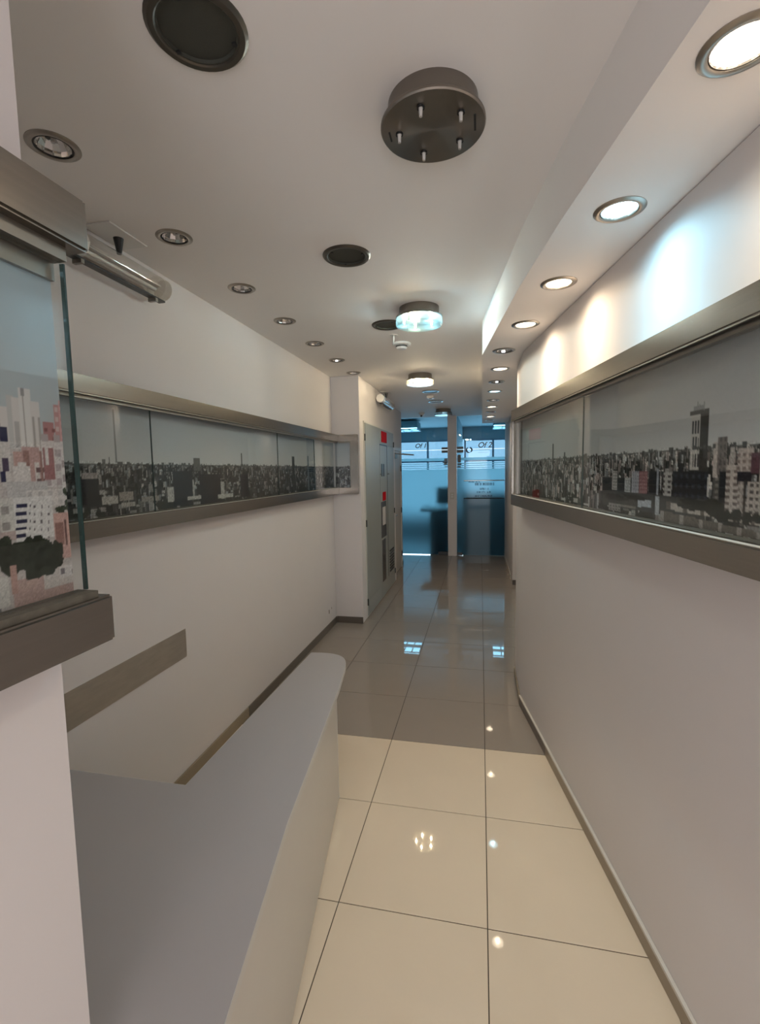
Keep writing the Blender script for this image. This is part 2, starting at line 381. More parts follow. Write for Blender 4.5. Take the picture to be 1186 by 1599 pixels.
def print_mesh(name, a, p0, du, z0, z1, off, parent):  # p0 -> p0+du along the wall
    H, W, _ = a.shape; base = BASE[parent.name]
    u = np.linspace(0, 1, W); zz = np.linspace(z0, z1, H); U, Z = np.meshgrid(u, zz)
    v = np.stack([p0[0]+du[0]*U+off[0]-base[0], p0[1]+du[1]*U+off[1]-base[1], Z-base[2]], -1).reshape(-1, 3)
    idx = np.arange(H*W).reshape(H, W); q = np.stack([idx[:-1, :-1], idx[:-1, 1:], idx[1:, 1:], idx[1:, :-1]], -1).reshape(-1, 4)
    me = bpy.data.meshes.new(name); me.vertices.add(H*W); me.vertices.foreach_set('co', v.ravel())
    me.loops.add(q.size); me.loops.foreach_set('vertex_index', q.ravel().astype(np.int32)); me.polygons.add(len(q)); me.polygons.foreach_set('loop_start', np.arange(0, q.size, 4, dtype=np.int32))
    me.update(calc_edges=True)
    at = me.color_attributes.new('print', 'FLOAT_COLOR', 'POINT'); c = np.ones((H*W, 4)); c[:, :3] = np.clip(a.reshape(-1, 3), 0, 1); at.data.foreach_set('color', c.ravel())
    me.materials.append(M['print']); o = bpy.data.objects.new(name, me); COL.objects.link(o); o.parent = parent; BASE[o.name] = base
    return o
Z0, Z1, FB = 1.51, 2.18, .074      # outer height of the glass-fronted panorama bands, bar width
ZI0, ZI1 = Z0+FB, Z1-FB

# ---- right panorama
t1 = (.45-RN0[1])/(KINK[1]-RN0[1]); RA = (RN0[0]+(KINK[0]-RN0[0])*t1, .45)      # near end of the band
RB = (KINK[0]-wd.x*.01, KINK[1]-wd.y*.01); RL = math.hypot(RB[0]-RA[0], RB[1]-RA[1])
DEP = .085
rc = thing('panorama_case', ((RA[0]+RB[0])/2, (RA[1]+RB[1])/2, Z0), 'long steel-framed glass case with city panorama on the angled right wall', 'display case', 'steel-framed city panoramas')
PW, PH = int(RL/.0042), int((ZI1-ZI0+.02)/.0042)
rng = np.random.default_rng(3)
zb = ZI0-.01
def r_uv(x, y):
    p = on_plane(x, y, (RA[0]+RN[0]*.012, RA[1]+RN[1]*.012, 0), (RN[0], RN[1], 0))
    return ((p[0]-RA[0])*wd.x+(p[1]-RA[1])*wd.y)/RL*PW, (p[2]-zb)/(ZI1-ZI0+.02)*PH
hz = np.mean([r_uv(1186, 690)[1], r_uv(1045, 702)[1], r_uv(948, 712)[1]])
a, h = blank(PW, PH, hz/PH, (.31, .315, .325), (.52, .52, .52), (.07, .068, .066))
ts = [(1, .97, .93), (1, .92, .88), (.95, .97, 1.0), (.9, .75, .72)]
town(a, h, rng, .10, .70, ts, 1.15, 1.15, .42)
def r_b(x0, y0, x1, y1, c, win=None, sx=3, sy=3, side=None):
    ym, xm = (y0+y1)/2, (x0+x1)/2; u1, u0 = sorted((r_uv(x0, ym)[0], r_uv(x1, ym)[0]), reverse=True); v0, v1 = r_uv(xm, y1)[1], r_uv(xm, y0)[1]
    building(a, u0, u1, v0, v1, np.array(c), rng, None if win is None else np.array(win), sx, sy, side)
def r_tree(x, y, rx, ry):
    u0, v0 = r_uv(x-rx, y); u1, _ = r_uv(x+rx, y); _, v1 = r_uv(x, y-ry); _, v2 = r_uv(x, y+ry)
    blob(a, (u0+u1)/2, (v1+v2)/2, abs(u1-u0)/2, abs(v1-v2)/2, (.014, .016, .013), rng)
D, LT = (.012, .013, .018), (.40, .375, .36)
r_b(940, 745, 1010, 790, (.03, .032, .035)); r_b(955, 735, 963, 765, LT, (.1, .1, .1)); r_b(975, 745, 984, 768, (.42, .42, .42), (.05, .05, .05), 3, 3)
r_b(986, 735, 998, 772, (.36, .36, .40), (.14, .14, .17), 3, 3); r_b(997, 735, 1010, 770, (.24, .10, .11), (.34, .2, .2), 3, 3)
r_b(1012, 735, 1030, 780, D); r_b(1024, 732, 1027, 790, (.3, .32, .36)); r_b(1035, 737, 1047, 788, LT, (.06, .05, .05), 8, 4)
r_b(1048, 735, 1105, 795, D, (.03, .034, .05), 7, 7); r_b(1058, 722, 1066, 738, D)
# the tall tower: pale gridded front, dark flank
r_b(1078, 648, 1105, 736, (.035, .033, .032)); r_b(1077, 648, 1092, 734, (.47, .45, .43))
for k in range(3):
    for q in range(3): r_b(1080+q*4, 657+k*26, 1082.6+q*4, 677+k*26, (.05, .05, .055))
r_b(1077, 640, 1106, 648, (.06, .058, .055)); r_b(1088, 628, 1089, 641, (.2, .2, .2)); r_b(1092, 632, 1093, 641, (.2, .2, .2)); r_b(1098, 627, 1099, 641, (.2, .2, .2)); r_b(1083, 634, 1100, 641, (.24, .24, .24))
r_b(1110, 742, 1120, 782, D); r_b(1103, 746, 1106, 775, (.5, .48, .46)); r_b(1112, 744, 1121, 780, (.08, .075, .072), (.2, .18, .17), 5, 4)
r_b(1112, 690, 1121, 745, (.45, .40, .38)); r_b(1120, 683, 1134, 740, (.17, .15, .145), (.1, .09, .09), 4, 5); r_b(1139, 692, 1147, 730, (.34, .31, .3))
r_b(1122, 735, 1136, 785, D); r_b(1131, 725, 1152, 800, (.43, .385, .365), (.15, .12, .115), 7, 4); r_b(1150, 720, 1172, 756, (.014, .012, .018)); r_b(1152, 700, 1175, 735, (.40, .35, .335), (.2, .16, .15), 5, 4)
r_b(1152, 752, 1164, 800, (.38, .34, .32), (.2, .17, .16), 4, 4); r_b(1160, 750, 1163, 805, (.04, .035, .035)); r_b(1165, 752, 1186, 805, (.40, .36, .34), (.08, .07, .07), 5, 4); r_b(1172, 706, 1186, 740, (.09, .04, .055)); r_b(1184, 690, 1230, 800, (.36, .33, .31), (.1, .09, .09), 5, 4)
r_b(940, 772, 1100, 800, (.05, .05, .048)); r_b(950, 786, 968, 797, (.3, .28, .27), (.06, .06, .06), 6, 3); r_b(968, 788, 992, 792, (.24, .22, .2)); r_b(995, 780, 1016, 793, (.42, .45, .5)); r_b(1000, 792, 1030, 799, (.05, .05, .055)); r_b(1022, 775, 1028, 803, (.38, .40, .43))
for k in range(26): r_b(1040+k*6.5, 783+k*1.55, 1048+k*6.5, 795+k*1.2, (.43, .38, .35) if k % 4 else (.12, .1, .09))
for k in range(30): r_b(1030+k*6, 797+k*1.3, 1037+k*6, 812+k*1.2, (.14, .12, .105) if k % 5 else (.34, .3, .28))
for x, y, rx, ry in [(1082, 788, 24, 9), (1120, 795, 20, 17), (1104, 792, 10, 10), (1133, 806, 12, 10), (1150, 805, 8, 10), (1165, 812, 9, 12), (1183, 810, 10, 9), (960, 776, 20, 5), (990, 777, 20, 4)]: r_tree(x, y, rx, ry)
r_b(862, 693, 864, 725, (.03, .03, .03)); r_b(880, 706, 882, 724, (.06, .06, .06)); r_b(912, 708, 916, 724, (.09, .09, .09))
grain(a, h, rng, .16, 1.3)
print_mesh('panorama_print', a, RA, (RB[0]-RA[0], RB[1]-RA[1]), zb, ZI1+.01, (RN[0]*.012, RN[1]*.012), rc)
def band(parent, A, B, n, dep, joints, ends=(True, True), front_in=.028):
    put('frame_top', G().strip(A, B, n, .001, dep, ZI1, Z1), 'steel', parent, bevel=.004)
    put('frame_bottom', G().strip(A, B, n, .001, dep, Z0, ZI0), 'steel', parent, bevel=.004)
    put('glass_rail', G().strip(A, B, n, dep-front_in-.014, dep-front_in+.010, ZI1-.018, ZI1).strip(A, B, n, dep-.008, dep-.002, ZI1-.004, ZI1), 'steel_dark', parent)
    put('painted_ledge_light', G().strip(A, B, n, dep-.024, dep-.004, ZI0+.0002, ZI0+.0016), 'lit_ledge', parent)  # pale strip paints the bright spot-lit line along the ledge top
    put('painted_underside_shade', G().strip(A, B, n, dep-front_in+.0105, dep-.0085, ZI1-.003, ZI1), 'black', parent)  # black strip paints the shade on the top bar's underside
    put('gutter', G().strip(A, B, n, .013, dep-front_in-.005, ZI0, ZI0+.004), 'gutter', parent)
    L = math.hypot(B[0]-A[0], B[1]-A[1]); d = ((B[0]-A[0])/L, (B[1]-A[1])/L)
    js = [0]+joints+[L]
    for k in range(len(js)-1):
        p = (A[0]+d[0]*(js[k]+.0015), A[1]+d[1]*(js[k]+.0015)); q = (A[0]+d[0]*(js[k+1]-.0015), A[1]+d[1]*(js[k+1]-.0015))
        gp = put('glass_pane', G().strip(p, q, n, dep-front_in-.003, dep-front_in+.003, ZI0+.004, ZI1-.019), 'glass', parent)
        if k < len(js)-2:
            put('pane_edge', G().strip((q[0], q[1]), (q[0]+d[0]*.003, q[1]+d[1]*.003), n, dep-front_in-.003, dep-front_in+.003, ZI0+.004, ZI1-.019), 'glass_edge', gp)
def rs(x, y):                      # distance along the right band of a photo pixel
    p = on_plane(x, y, (RA[0]+RN[0]*.057, RA[1]+RN[1]*.057, 0), (RN[0], RN[1], 0)); return (p[0]-RA[0])*wd.x+(p[1]-RA[1])*wd.y
band(rc, RA, RB, RN, DEP, [rs(911, 640)])
e0 = (RB[0]-wd.x*.028, RB[1]-wd.y*.028)
put('frame_end', G().strip(e0, RB, RN, .001, DEP, ZI0, ZI1), 'steel', rc, bevel=.004)
put('frame_end_near', G().strip(RA, (RA[0]+wd.x*.04, RA[1]+wd.y*.04), RN, .001, DEP, ZI0, ZI1), 'steel', rc, bevel=.004)
put('corner_cap', G().tube((RB[0]+RN[0]*.045, RB[1]+RN[1]*.045, Z0), (RB[0]+RN[0]*.045, RB[1]+RN[1]*.045, Z1), .038, 24), 'steel_dark', rc)

# ---- left panorama with the return onto the stepped-out wall
LA, LB = (XL, .70), (XL, 5.20-.001); LL = LB[1]-LA[1]
lc = thing('panorama_case', (XL, 3.0, Z0), 'long steel-framed glass case with dark city panorama turning the corner of the left wall', 'display case', 'steel-framed city panoramas')
PW2, PH2 = int(LL/.005), int((ZI1-ZI0+.02)/.005)
def l_uv(x, y):
    p = on_plane(x, y, (XL+.012, 0, 0), (1, 0, 0)); return (p[1]-LA[1])/LL*PW2, (p[2]-zb)/(ZI1-ZI0+.02)*PH2
hz2 = np.mean([l_uv(130, 720)[1], l_uv(300, 722)[1], l_uv(500, 730)[1]])
a, h = blank(PW2, PH2, hz2/PH2, (.33, .365, .41), (.52, .52, .525), (.03, .03, .03))
rng = np.random.default_rng(11)
town(a, h, rng, .05, .42, [(1, .96, .93), (1, .93, .9), (.9, .95, 1)], 1.0, .75, .60)
def l_b(x0, y0, x1, y1, c):
    ym, xm = (y0+y1)/2, (x0+x1)/2; u0, u1 = l_uv(x0, ym)[0], l_uv(x1, ym)[0]; v0, v1 = l_uv(xm, y1)[1], l_uv(xm, y0)[1]; rect(a, min(u0, u1), max(u0, u1), v0, v1, np.array(c))
for x0, y0, x1, y1, c in [(178, 641, 180, 722, (.15, .16, .17)), (376, 708, 378, 728, (.05, .05, .05)), (456, 713, 460, 765, (.03, .03, .03)), (302, 715, 312, 735, (.10, .1, .1)), (160, 717, 165, 730, (.12, .12, .12)), (170, 713, 172, 730, (.06, .06, .06)),
                          (270, 735, 300, 788, (.012, .013, .018)), (312, 740, 345, 785, (.013, .013, .018)), (301, 748, 303, 775, (.35, .34, .33)), (293, 774, 314, 780, (.45, .43, .41)), (345, 752, 350, 778, (.4, .38, .36)), (340, 771, 364, 776, (.45, .43, .4)),
                          (375, 740, 388, 775, (.014, .014, .02)), (262, 760, 272, 784, (.4, .38, .36)), (187, 767, 208, 780, (.28, .25, .23)), (160, 775, 184, 786, (.38, .35, .33)), (190, 783, 212, 790, (.36, .33, .31)), (221, 774, 248, 782, (.25, .23, .21)), (125, 748, 155, 792, (.016, .016, .02)), (128, 738, 152, 748, (.3, .26, .25)),
                          (480, 712, 482, 765, (.18, .2, .22))]: l_b(x0, y0, x1, y1, c)
grain(a, h, rng, .22, 1.1)
print_mesh('panorama_print', a, LA, (0, LL), zb, ZI1+.01, (.012, 0), lc)
band(lc, LA, LB, (1, 0), DEP, [on_plane(236, 690, (XL+.057, 0, 0), (1, 0, 0))[1]-LA[1], on_plane(433, 700, (XL+.057, 0, 0), (1, 0, 0))[1]-LA[1], on_plane(490, 700, (XL+.057, 0, 0), (1, 0, 0))[1]-LA[1]])
# return
RX0, RX1, RY = XL+DEP+.0005, -1.345, 5.20
put('return_frame_top', G().box(RX0, RX1, RY-DEP*.45, RY-.001, ZI1, Z1), 'steel', lc, bevel=.004)
put('return_frame_bottom', G().box(RX0, RX1, RY-DEP*.45, RY-.001, Z0, ZI0), 'steel', lc, bevel=.004)
put('return_frame_end', G().box(RX1-.085, RX1, RY-DEP*.45, RY-.001, ZI0, ZI1), 'steel', lc, bevel=.004)
put('return_rail', G().box(RX0, RX1-.085, RY-.03, RY-.013, ZI1-.016, ZI1).box(RX1-.095, RX1-.085, RY-.03, RY-.013, ZI0, ZI1-.016), 'steel_dark', lc)
a2, h2 = blank(60, PH2, hz2/PH2, (.33, .365, .41), (.52, .52, .525), (.03, .03, .03)); town(a2, h2, rng, .05, .40, [(1, .96, .93), (.9, .95, 1)], 1.0, .6, .55)
grain(a2, h2, rng, .2, 1.0)
print_mesh('return_print', a2, (RX0-.05, RY), (RX1-.085-RX0+.05, 0), zb, ZI1+.01, (0, -.006), lc)
put('return_glass', G().box(RX0-.02, RX1-.096, RY-.026, RY-.021, ZI0+.002, ZI1-.017), 'glass', lc)

# ---- near-left panorama on the projecting wall
XP = -.66
nc = thing('panorama_case', (XP, .3, Z0), 'close-up steel and glass case with colour city photograph at the left edge', 'display case', 'steel-framed city panoramas')
NA, NB = (XP, -.25), (XP, .612); NL = NB[1]-NA[1]; NW, NH = int(NL/.0018), int((ZI1-ZI0+.02)/.0018)
NOFF = .035
def n_uv(x, y):
    p = on_plane(x, y, (XP+NOFF, 0, 0), (1, 0, 0)); return (p[1]-NA[1])/NL*NW, (p[2]-zb)/(ZI1-ZI0+.02)*NH
hz3 = n_uv(60, 690)[1]
a, h = blank(NW, NH, hz3/NH, (.42, .56, .64), (.44, .47, .48), (.40, .36, .35))  # sky top made bluer to paint in the reflection on the glass
rng = np.random.default_rng(5)
W_, P_, B_, DB = (.62, .585, .565), (.52, .30, .28), (.30, .17, .15), (.03, .03, .07)
for k in range(240):
    x = rng.uniform(0, NW*.84); y = rng.uniform(.25, 1.25)*h; c = np.array([W_, P_, W_, (.45, .4, .38)][rng.integers(4)])*rng.uniform(.6, 1.1)
    building(a, x, x+rng.uniform(14, 50), y-60, y, c, rng, c*.4, 7, 9, (.3, c*.5))
def n_b(x0, y0, x1, y1, c, win=None, sx=6, sy=6, side=None):
    ym, xm = (y0+y1)/2, (x0+x1)/2; u0, u1 = n_uv(x0, ym)[0], n_uv(x1, ym)[0]; v0, v1 = n_uv(xm, y1)[1], n_uv(xm, y0)[1]; building(a, min(u0, u1), max(u0, u1), v0, v1, np.array(c), rng, None if win is None else np.array(win), sx, sy, side)
def n_t(x, y, rx, ry, c=(.03, .036, .026)):
    u0, v0 = n_uv(x-rx, y); u1, _ = n_uv(x+rx, y); _, v1 = n_uv(x, y-ry); _, v2 = n_uv(x, y+ry); blob(a, (u0+u1)/2, (v1+v2)/2, abs(u1-u0)/2, abs(v1-v2)/2, c, rng)
n_b(-10, 690, 122, 960, (.50, .455, .44))
n_b(0, 635, 12, 720, W_); n_b(0, 667, 11, 700, DB); n_b(0, 690, 15, 760, (.58, .55, .53)); n_b(0, 735, 9, 752, DB); n_b(2, 715, 12, 735, (.08, .06, .1))
n_b(11, 618, 24, 700, (.50, .49, .48)); n_b(20, 621, 36, 702, W_, (.42, .40, .39), 8, 40); n_b(31, 608, 49, 702, (.66, .64, .62)); n_b(36, 612, 38, 700, (.35, .32, .3)); n_b(48, 627, 62, 702, W_, (.38, .35, .33), 5, 50)
n_b(30, 606, 36, 618, (.3, .29, .29)); n_b(66, 660, 84, 690, (.40, .20, .20), (.24, .1, .1), 7, 7); n_b(84, 632, 96, 690, (.50, .27, .26), (.6, .45, .43), 7, 8); n_b(93, 627, 107, 694, (.62, .36, .35), (.38, .2, .2), 7, 6)
n_b(66, 688, 112, 760, (.60, .56, .55), (.42, .36, .36), 11, 12); n_b(20, 705, 50, 735, (.50, .33, .30)); n_b(35, 698, 62, 760, (.47, .31, .29), None); n_b(36, 703, 46, 730, B_); n_b(54, 722, 62, 758, (.6, .55, .53), (.16, .1, .1), 14, 9); n_b(63, 705, 67, 760, B_)
n_b(68, 700, 84, 748, (.34, .17, .17)); n_b(70, 698, 74, 725, W_); n_b(20, 728, 48, 760, W_, None); n_b(28, 722, 40, 735, W_)
n_b(96, 722, 115, 775, (.63, .60, .585), (.36, .31, .31), 10, 12); n_b(10, 752, 75, 785, (.50, .48, .475)); n_b(40, 765, 108, 790, W_, (.5, .47, .46), 9, 8)
n_t(104, 770, 8, 8, (.06, .075, .05)); n_t(108, 788, 10, 9, (.05, .06, .04)); n_t(95, 795, 12, 6, (.05, .06, .04))
n_b(0, 778, 22, 830, (.56, .54, .51), (.3, .28, .27), 12, 12); n_b(22, 776, 83, 842, (.66, .64, .625))
for k in range(5):
    n_b(24, 786+k*12, 41, 792+k*12, DB); n_b(45, 788+k*12, 47, 792+k*12, (.1, .09, .1))
    for x in (52, 63, 74): n_b(x, 788+k*12, x+2.2, 793+k*12, (.14, .12, .13))
n_b(84, 800, 122, 870, (.56, .36, .32)); n_b(86, 815, 99, 850, B_); n_b(104, 806, 120, 850, (.60, .38, .33)); n_b(110, 828, 120, 833, (.08, .05, .05)); n_b(110, 838, 120, 844, (.08, .05, .05)); n_b(100, 810, 104, 850, (.2, .11, .1))
n_b(-5, 830, 24, 845, (.45, .36, .34)); n_b(20, 895, 125, 960, (.47, .33, .30)); n_b(-10, 900, 14, 950, (.58, .56, .52)); n_b(68, 882, 124, 912, (.58, .53, .50)); n_b(92, 882, 118, 900, (.64, .61, .59)); n_b(94, 887, 101, 895, (.2, .18, .2)); n_b(111, 886, 124, 892, (.1, .08, .09))
for x, y, rx, ry in [(12, 868, 20, 28), (40, 862, 22, 24), (62, 858, 24, 22), (75, 868, 22, 24), (60, 885, 26, 18), (88, 860, 12, 18), (20, 885, 18, 14)]: n_t(x, y, rx, ry)
n_b(17, 882, 27, 928, (.46, .29, .25)); n_b(28, 905, 60, 918, (.50, .36, .32))
a[:h] *= np.clip(1+.10*rng.normal(0, 1, (h, NW, 1)), .5, 1.5)
print_mesh('panorama_print', a, NA, (0, NL), zb, ZI1+.01, (NOFF, 0), nc)
put('backing_board', G().box(XP+.001, XP+NOFF-.001, NA[1], NB[1]-.004, ZI0, ZI1), 'panel', nc)
NE = .637
put('frame_top', G().box(XP+.001, XP+DEP, NA[1], NE, ZI1, Z1), 'steel', nc, bevel=.004)
put('frame_bottom', G().box(XP+.001, XP+DEP, NA[1], NE, Z0, ZI0), 'steel', nc, bevel=.004)
put('glass_rail', G().box(XP+.044, XP+.066, NA[1], NB[1], ZI1-.02, ZI1).box(XP+.036, XP+.043, NA[1], NB[1], ZI1-.045, ZI1), 'steel_dark', nc)
put('gutter', G().box(XP+NOFF+.001, XP+.074, NA[1], NB[1]+.006, ZI0, ZI0+.010), 'gutter', nc)
gp = put('glass_pane', G().box(XP+.052, XP+.058, NA[1], NB[1]+.001, ZI0+.012, ZI1-.021), 'glass', nc)
put('pane_edge', G().box(XP+.0515, XP+.0585, NB[1]+.0012, NB[1]+.004, ZI0+.012, ZI1-.021), 'glass_edge', gp)

# ------------------------------------------------------------------ reception counter
ct = thing('reception_counter', (-.95, 1.4, 0), 'grey laminate reception counter with tapering top, rounded tip and off-white front', 'counter')
ZT = .73
rs_ = [(-.459, .63), (-.563, 1.23), (-.668, 2.10), (-.700, 2.30)]
arc = []
for k in range(0, 11):
    t = k/10; p0, p1, p2, p3 = (-.700, 2.30), (-.722, 2.47), (-.77, 2.535), (-.955, 2.505)
    arc.append(tuple((1-t)**3*p0[i]+3*(1-t)**2*t*p1[i]+3*(1-t)*t*t*p2[i]+t**3*p3[i] for i in (0, 1)))
top = rs_[:-1]+arc+[(-.968, 1.327), (XL+.013, 1.327), (XL+.013, .63)]
put('countertop', G().prism(top, ZT-.026, ZT), 'laminate', ct)
def loft_edge(poly, z0, z1, t):
    g = G()
    for p, q in zip(poly[:-1], poly[1:]):
        d = Vector((q[0]-p[0], q[1]-p[1])).normalized(); n = (d.y, -d.x); g.strip(p, q, n, .0003, t, z0, z1)
    return g
put('edge_band', loft_edge(rs_[:-1]+arc+[(-.968, 1.327), (XL+.013, 1.327)], ZT-.0265, ZT-.0005, .0018), 'laminate_edge', ct)
fa, fb = (-.494, .63), (-.745, 2.30)
dd = Vector((fb[0]-fa[0], fb[1]-fa[1])).normalized(); fn = (dd.y, -dd.x)
put('front_panel', G().strip(fa, fb, fn, -.018, 0, .012, ZT-.075), 'panel', ct, bevel=.002)
put('front_rail', G().strip(fa, fb, fn, -.018, .006, ZT-.074, ZT-.027), 'laminate_edge', ct, bevel=.002)
put('panel_end_trim', G().strip(fb, (fb[0]+dd.x*.004, fb[1]+dd.y*.004), fn, -.019, .001, .012, ZT-.027), 'enamel_edge', ct)
put('plinth', G().strip(fa, fb, fn, -.016, -.003, 0, .012), 'base_dark', ct)
put('inner_leg', G().box(-.95, -.93, 1.35, 2.25, 0, ZT-.027).box(-.93, -.765, 2.23, 2.25, 0, ZT-.027), 'panel', ct)
put('side_leg', G().box(XL+.02, -.97, 1.28, 1.30, 0, ZT-.027), 'panel', ct)
# steel plate on left wall
o = put('steel_plate', G().box(XL+.0005, XL+.004, .95, 2.343, .727, .890), 'plate', bevel=.001); tag(o, 'flat dull steel strip fixed to the left wall above the counter', 'plate')

# ------------------------------------------------------------------ recessed lamps
def ring(c, r0, r1, t, z):
    return G().lathe([(r0, z), (r0, z-t*.7), (r0+.004, z-t), (r1-.008, z-t), (r1, z-t*.3), (r1, z)], 40, c, close=True)
def halogen(loc, label, group):
    th = thing('recessed_spotlight', loc, label, 'spotlight', group); x, y, z = loc
    put('trim_ring', ring(loc, .057, .078, .007, 0), 'nickel', th)
    put('gimbal_ring', G().lathe([(.0565, -.002), (.0565, .012), (.0515, .012), (.0515, -.004)], 32, loc, close=True), 'black', th)
    rf = put('reflector', G().lathe([(.0512, -.002), (.048, .012), (.036, .030), (.016, .043), (.0, .045)], 13, loc), 'chrome', th)
    for p in rf.data.polygons: p.use_smooth = False
    put('bulb', G().tube((x, y, z+.044), (x, y, z+.010), .008, 12, .006), 'bulb_off', rf)
    put('bulb_collar', G().box(x-.024, x+.024, y-.006, y+.006, z+.026, z+.031), 'black', rf)
    put('can', G().lathe([(.064, .0), (.064, .07), (0, .07)], 24, loc), 'black', th)
    return th
ordn = ['first', 'second', 'third', 'fourth', 'fifth', 'sixth', 'seventh']
h0 = None
for k, (x, y) in enumerate(SPOTS):
    lab = ['unlit chrome downlight nearest the viewer, just above the left display case', 'unlit chrome downlight beside the clear tube lamp, second in the left ceiling row', 'third unlit chrome downlight along the left ceiling edge', 'fourth unlit chrome downlight along the left ceiling edge', 'fifth unlit chrome downlight along the left ceiling edge', 'sixth unlit chrome downlight along the left ceiling edge', 'last unlit chrome downlight of the left row, touching the stepped-out wall corner'][k]
    if k == 0: h0 = halogen((x, y, ZC), lab, 'left ceiling row of downlights')
    else: c = copy_tree(h0); c.location = (x, y, ZC); c['label'] = lab; c.rotation_euler[2] = k*1.1
s_off = None
SL = ['brightest warm downlight at the upper right corner, half cut off', 'cool white downlight glowing blue on the wall, second from the viewer on the soffit', 'warm lit downlight next after the cool one on the soffit', 'warm lit downlight just before the bend of the soffit', 'unlit dark downlight at the bend of the soffit', 'first warm lit downlight past the bend of the soffit', 'first unlit downlight past the bend of the soffit', 'small cool white downlight far down the soffit',
      'unlit downlight right behind the far cool one on the soffit', 'warm lit downlight third from the far end of lit ones on the soffit', 'unlit downlight between the last two warm ones on the soffit', 'farthest lit warm downlight near the glass partition', 'farthest unlit downlight at the soffit end']
SL[9] = 'warm lit downlight second from the glass partition on the soffit'
LC = dict(warm=(1.0, .80, .56), cool=(.40, .80, 1.0))
for k, (x, y, kind) in enumerate(SOFF):
    loc = (x, y, ZS)
    if kind == 'off':
        c = copy_tree(h0); c.location = loc; c['label'] = SL[k]; c['group'] = 'soffit downlights'; c.rotation_euler[2] = k*.7
        continue
    th = thing('recessed_spotlight', loc, SL[k], 'spotlight', 'soffit downlights')
    put('trim_ring', ring(loc, .057, .078, .007, 0), 'nickel', th)
    put('gimbal_ring', G().lathe([(.0568, -.001), (.0568, .012), (.0548, .012), (.0548, -.003)], 32, loc, close=True), 'nickel', th)
    put('lens', G().lathe([(.0545, .001), (.045, -.003), (.022, -.005), (0, -.0055)], 32, loc), kind+('_near' if k < 2 else ''), th)
    put('can', G().lathe([(.064, .0), (.064, .07), (0, .07)], 24, loc), 'black', th)
    for nm, en, ang in (('spot_beam', 5 if kind == 'warm' else 7.5, 88), ('spot_flood', 7.5, 165)):
        l = bpy.data.lights.new(nm, 'SPOT'); l.energy = en; l.color = LC[kind]; l.spot_size = math.radians(ang); l.spot_blend = 1.0; l.shadow_soft_size = .02
        lo = bpy.data.objects.new(nm, l); COL.objects.link(lo); lo.parent = th; lo.location = (0, 0, -.012)
# round grilles
g0 = None
GL = ['large dark round ceiling grille cut by the top of the frame', 'dark round ceiling grille midway between the tube lamp and steel disc', 'dark round ceiling grille behind the lit cool lamp', 'round brown-rimmed downlight beyond the warm ceiling lamp', 'round white-faced downlight nearest the glass partition']
for k, (x, y) in enumerate(GRILLES):
    if k == 0 or k >= 3:
        th = thing('ceiling_grille', (x, y, ZC), GL[k], 'grille' if k < 3 else 'downlight', 'round ceiling grilles')
        loc = (x, y, ZC)
        put('rim', ring(loc, .093, .118, .010, 0), 'nickel' if k else 'rim_dark', th)
        put('grille_disc', G().lathe([(.0925, .004 if k < 3 else -.003), (0, .004 if k < 3 else -.003)], 48, loc), ['grille', '', '', 'base_dark', 'ceil'][k], th)
        put('inner_lip', G().lathe([(.093, -.006), (.089, -.006), (.089, .003), (.093, .003)], 48, loc, close=True), 'grille', th)
        for q in range(3):
            t = 2.1*q+.6; put('clip', G().box(x+.084*math.cos(t)-.005, x+.084*math.cos(t)+.005, y+.084*math.sin(t)-.004, y+.084*math.sin(t)+.004, ZC-.011, ZC-.006), 'black', th)
        if k == 0: g0 = th
    else:
        c = copy_tree(g0); c.location = (x, y, ZC); c['label'] = GL[k]; c.rotation_euler[2] = k*1.3

# ------------------------------------------------------------------ flush disc lamps
def disc_lamp(x, y, label, lit, dish):
    th = thing('ceiling_disc_lamp', (x, y, ZC), label, 'ceiling lamp', 'round steel ceiling lamps'); loc = (x, y, ZC)
    put('canopy', G().lathe([(.130, 0), (.132, -.052), (.148, -.054), (.152, -.058), (.152, -.064), (.149, -.068), (0, -.068)], 64, loc), 'lampsteel', th)
    for q in range(5):
        t = q*2*math.pi/5-1.815; bx, by = x+.098*math.cos(t), y+.098*math.sin(t)
        so_ = put('socket', G().lathe([(.011, 0), (.011, -.004), (.008, -.004)], 16, (bx, by, ZC-.068)), 'black', th)
        put('bulb', G().tube((bx, by, ZC-.069), (bx, by, ZC-.093), .0062, 10, .0045), lit[q % len(lit)] if lit else 'bulb_off', so_)
    if dish:
        put('glass_dish', G().lathe([(.154, -.056), (.154, -.105), (.150, -.112), (0, -.114), (0, -.109), (.149, -.107), (.1505, -.104), (.1505, -.069)], 56, loc), dish, th)
        for q in range(3):
            t = q*2.094+.2; put('clip', G().tube((x+.142*math.cos(t), y+.142*math.sin(t), ZC-.068), (x+.142*math.cos(t), y+.142*math.sin(t), ZC-.118), .004, 8), 'chrome', th)
    return th
d1 = disc_lamp(-.137, 1.475, 'bare brushed steel ceiling disc with five unlit bulb pins', None, None)
put('slot', G().box(-.137+.118, -.137+.124, 1.475-.035, 1.475+.03, ZC-.0695, ZC-.068).box(-.137-.128, -.137-.123, 1.475-.02, 1.475+.02, ZC-.0695, ZC-.068), 'black', d1)
disc_lamp(-.395, 3.19, 'lit round glass ceiling lamp with mixed cool and warm bulbs', ['bulb_warm', 'bulb_cool', 'bulb_cool', 'bulb_warm', 'bulb_cool'], 'dish')
disc_lamp(-.660, 5.36, 'warm lit round glass ceiling lamp in the middle of the corridor', ['bulb_warm'], 'dish_warm')
disc_lamp(-.640, 8.50, 'dark unlit glass ceiling lamp near the glass partition', None, 'clear')

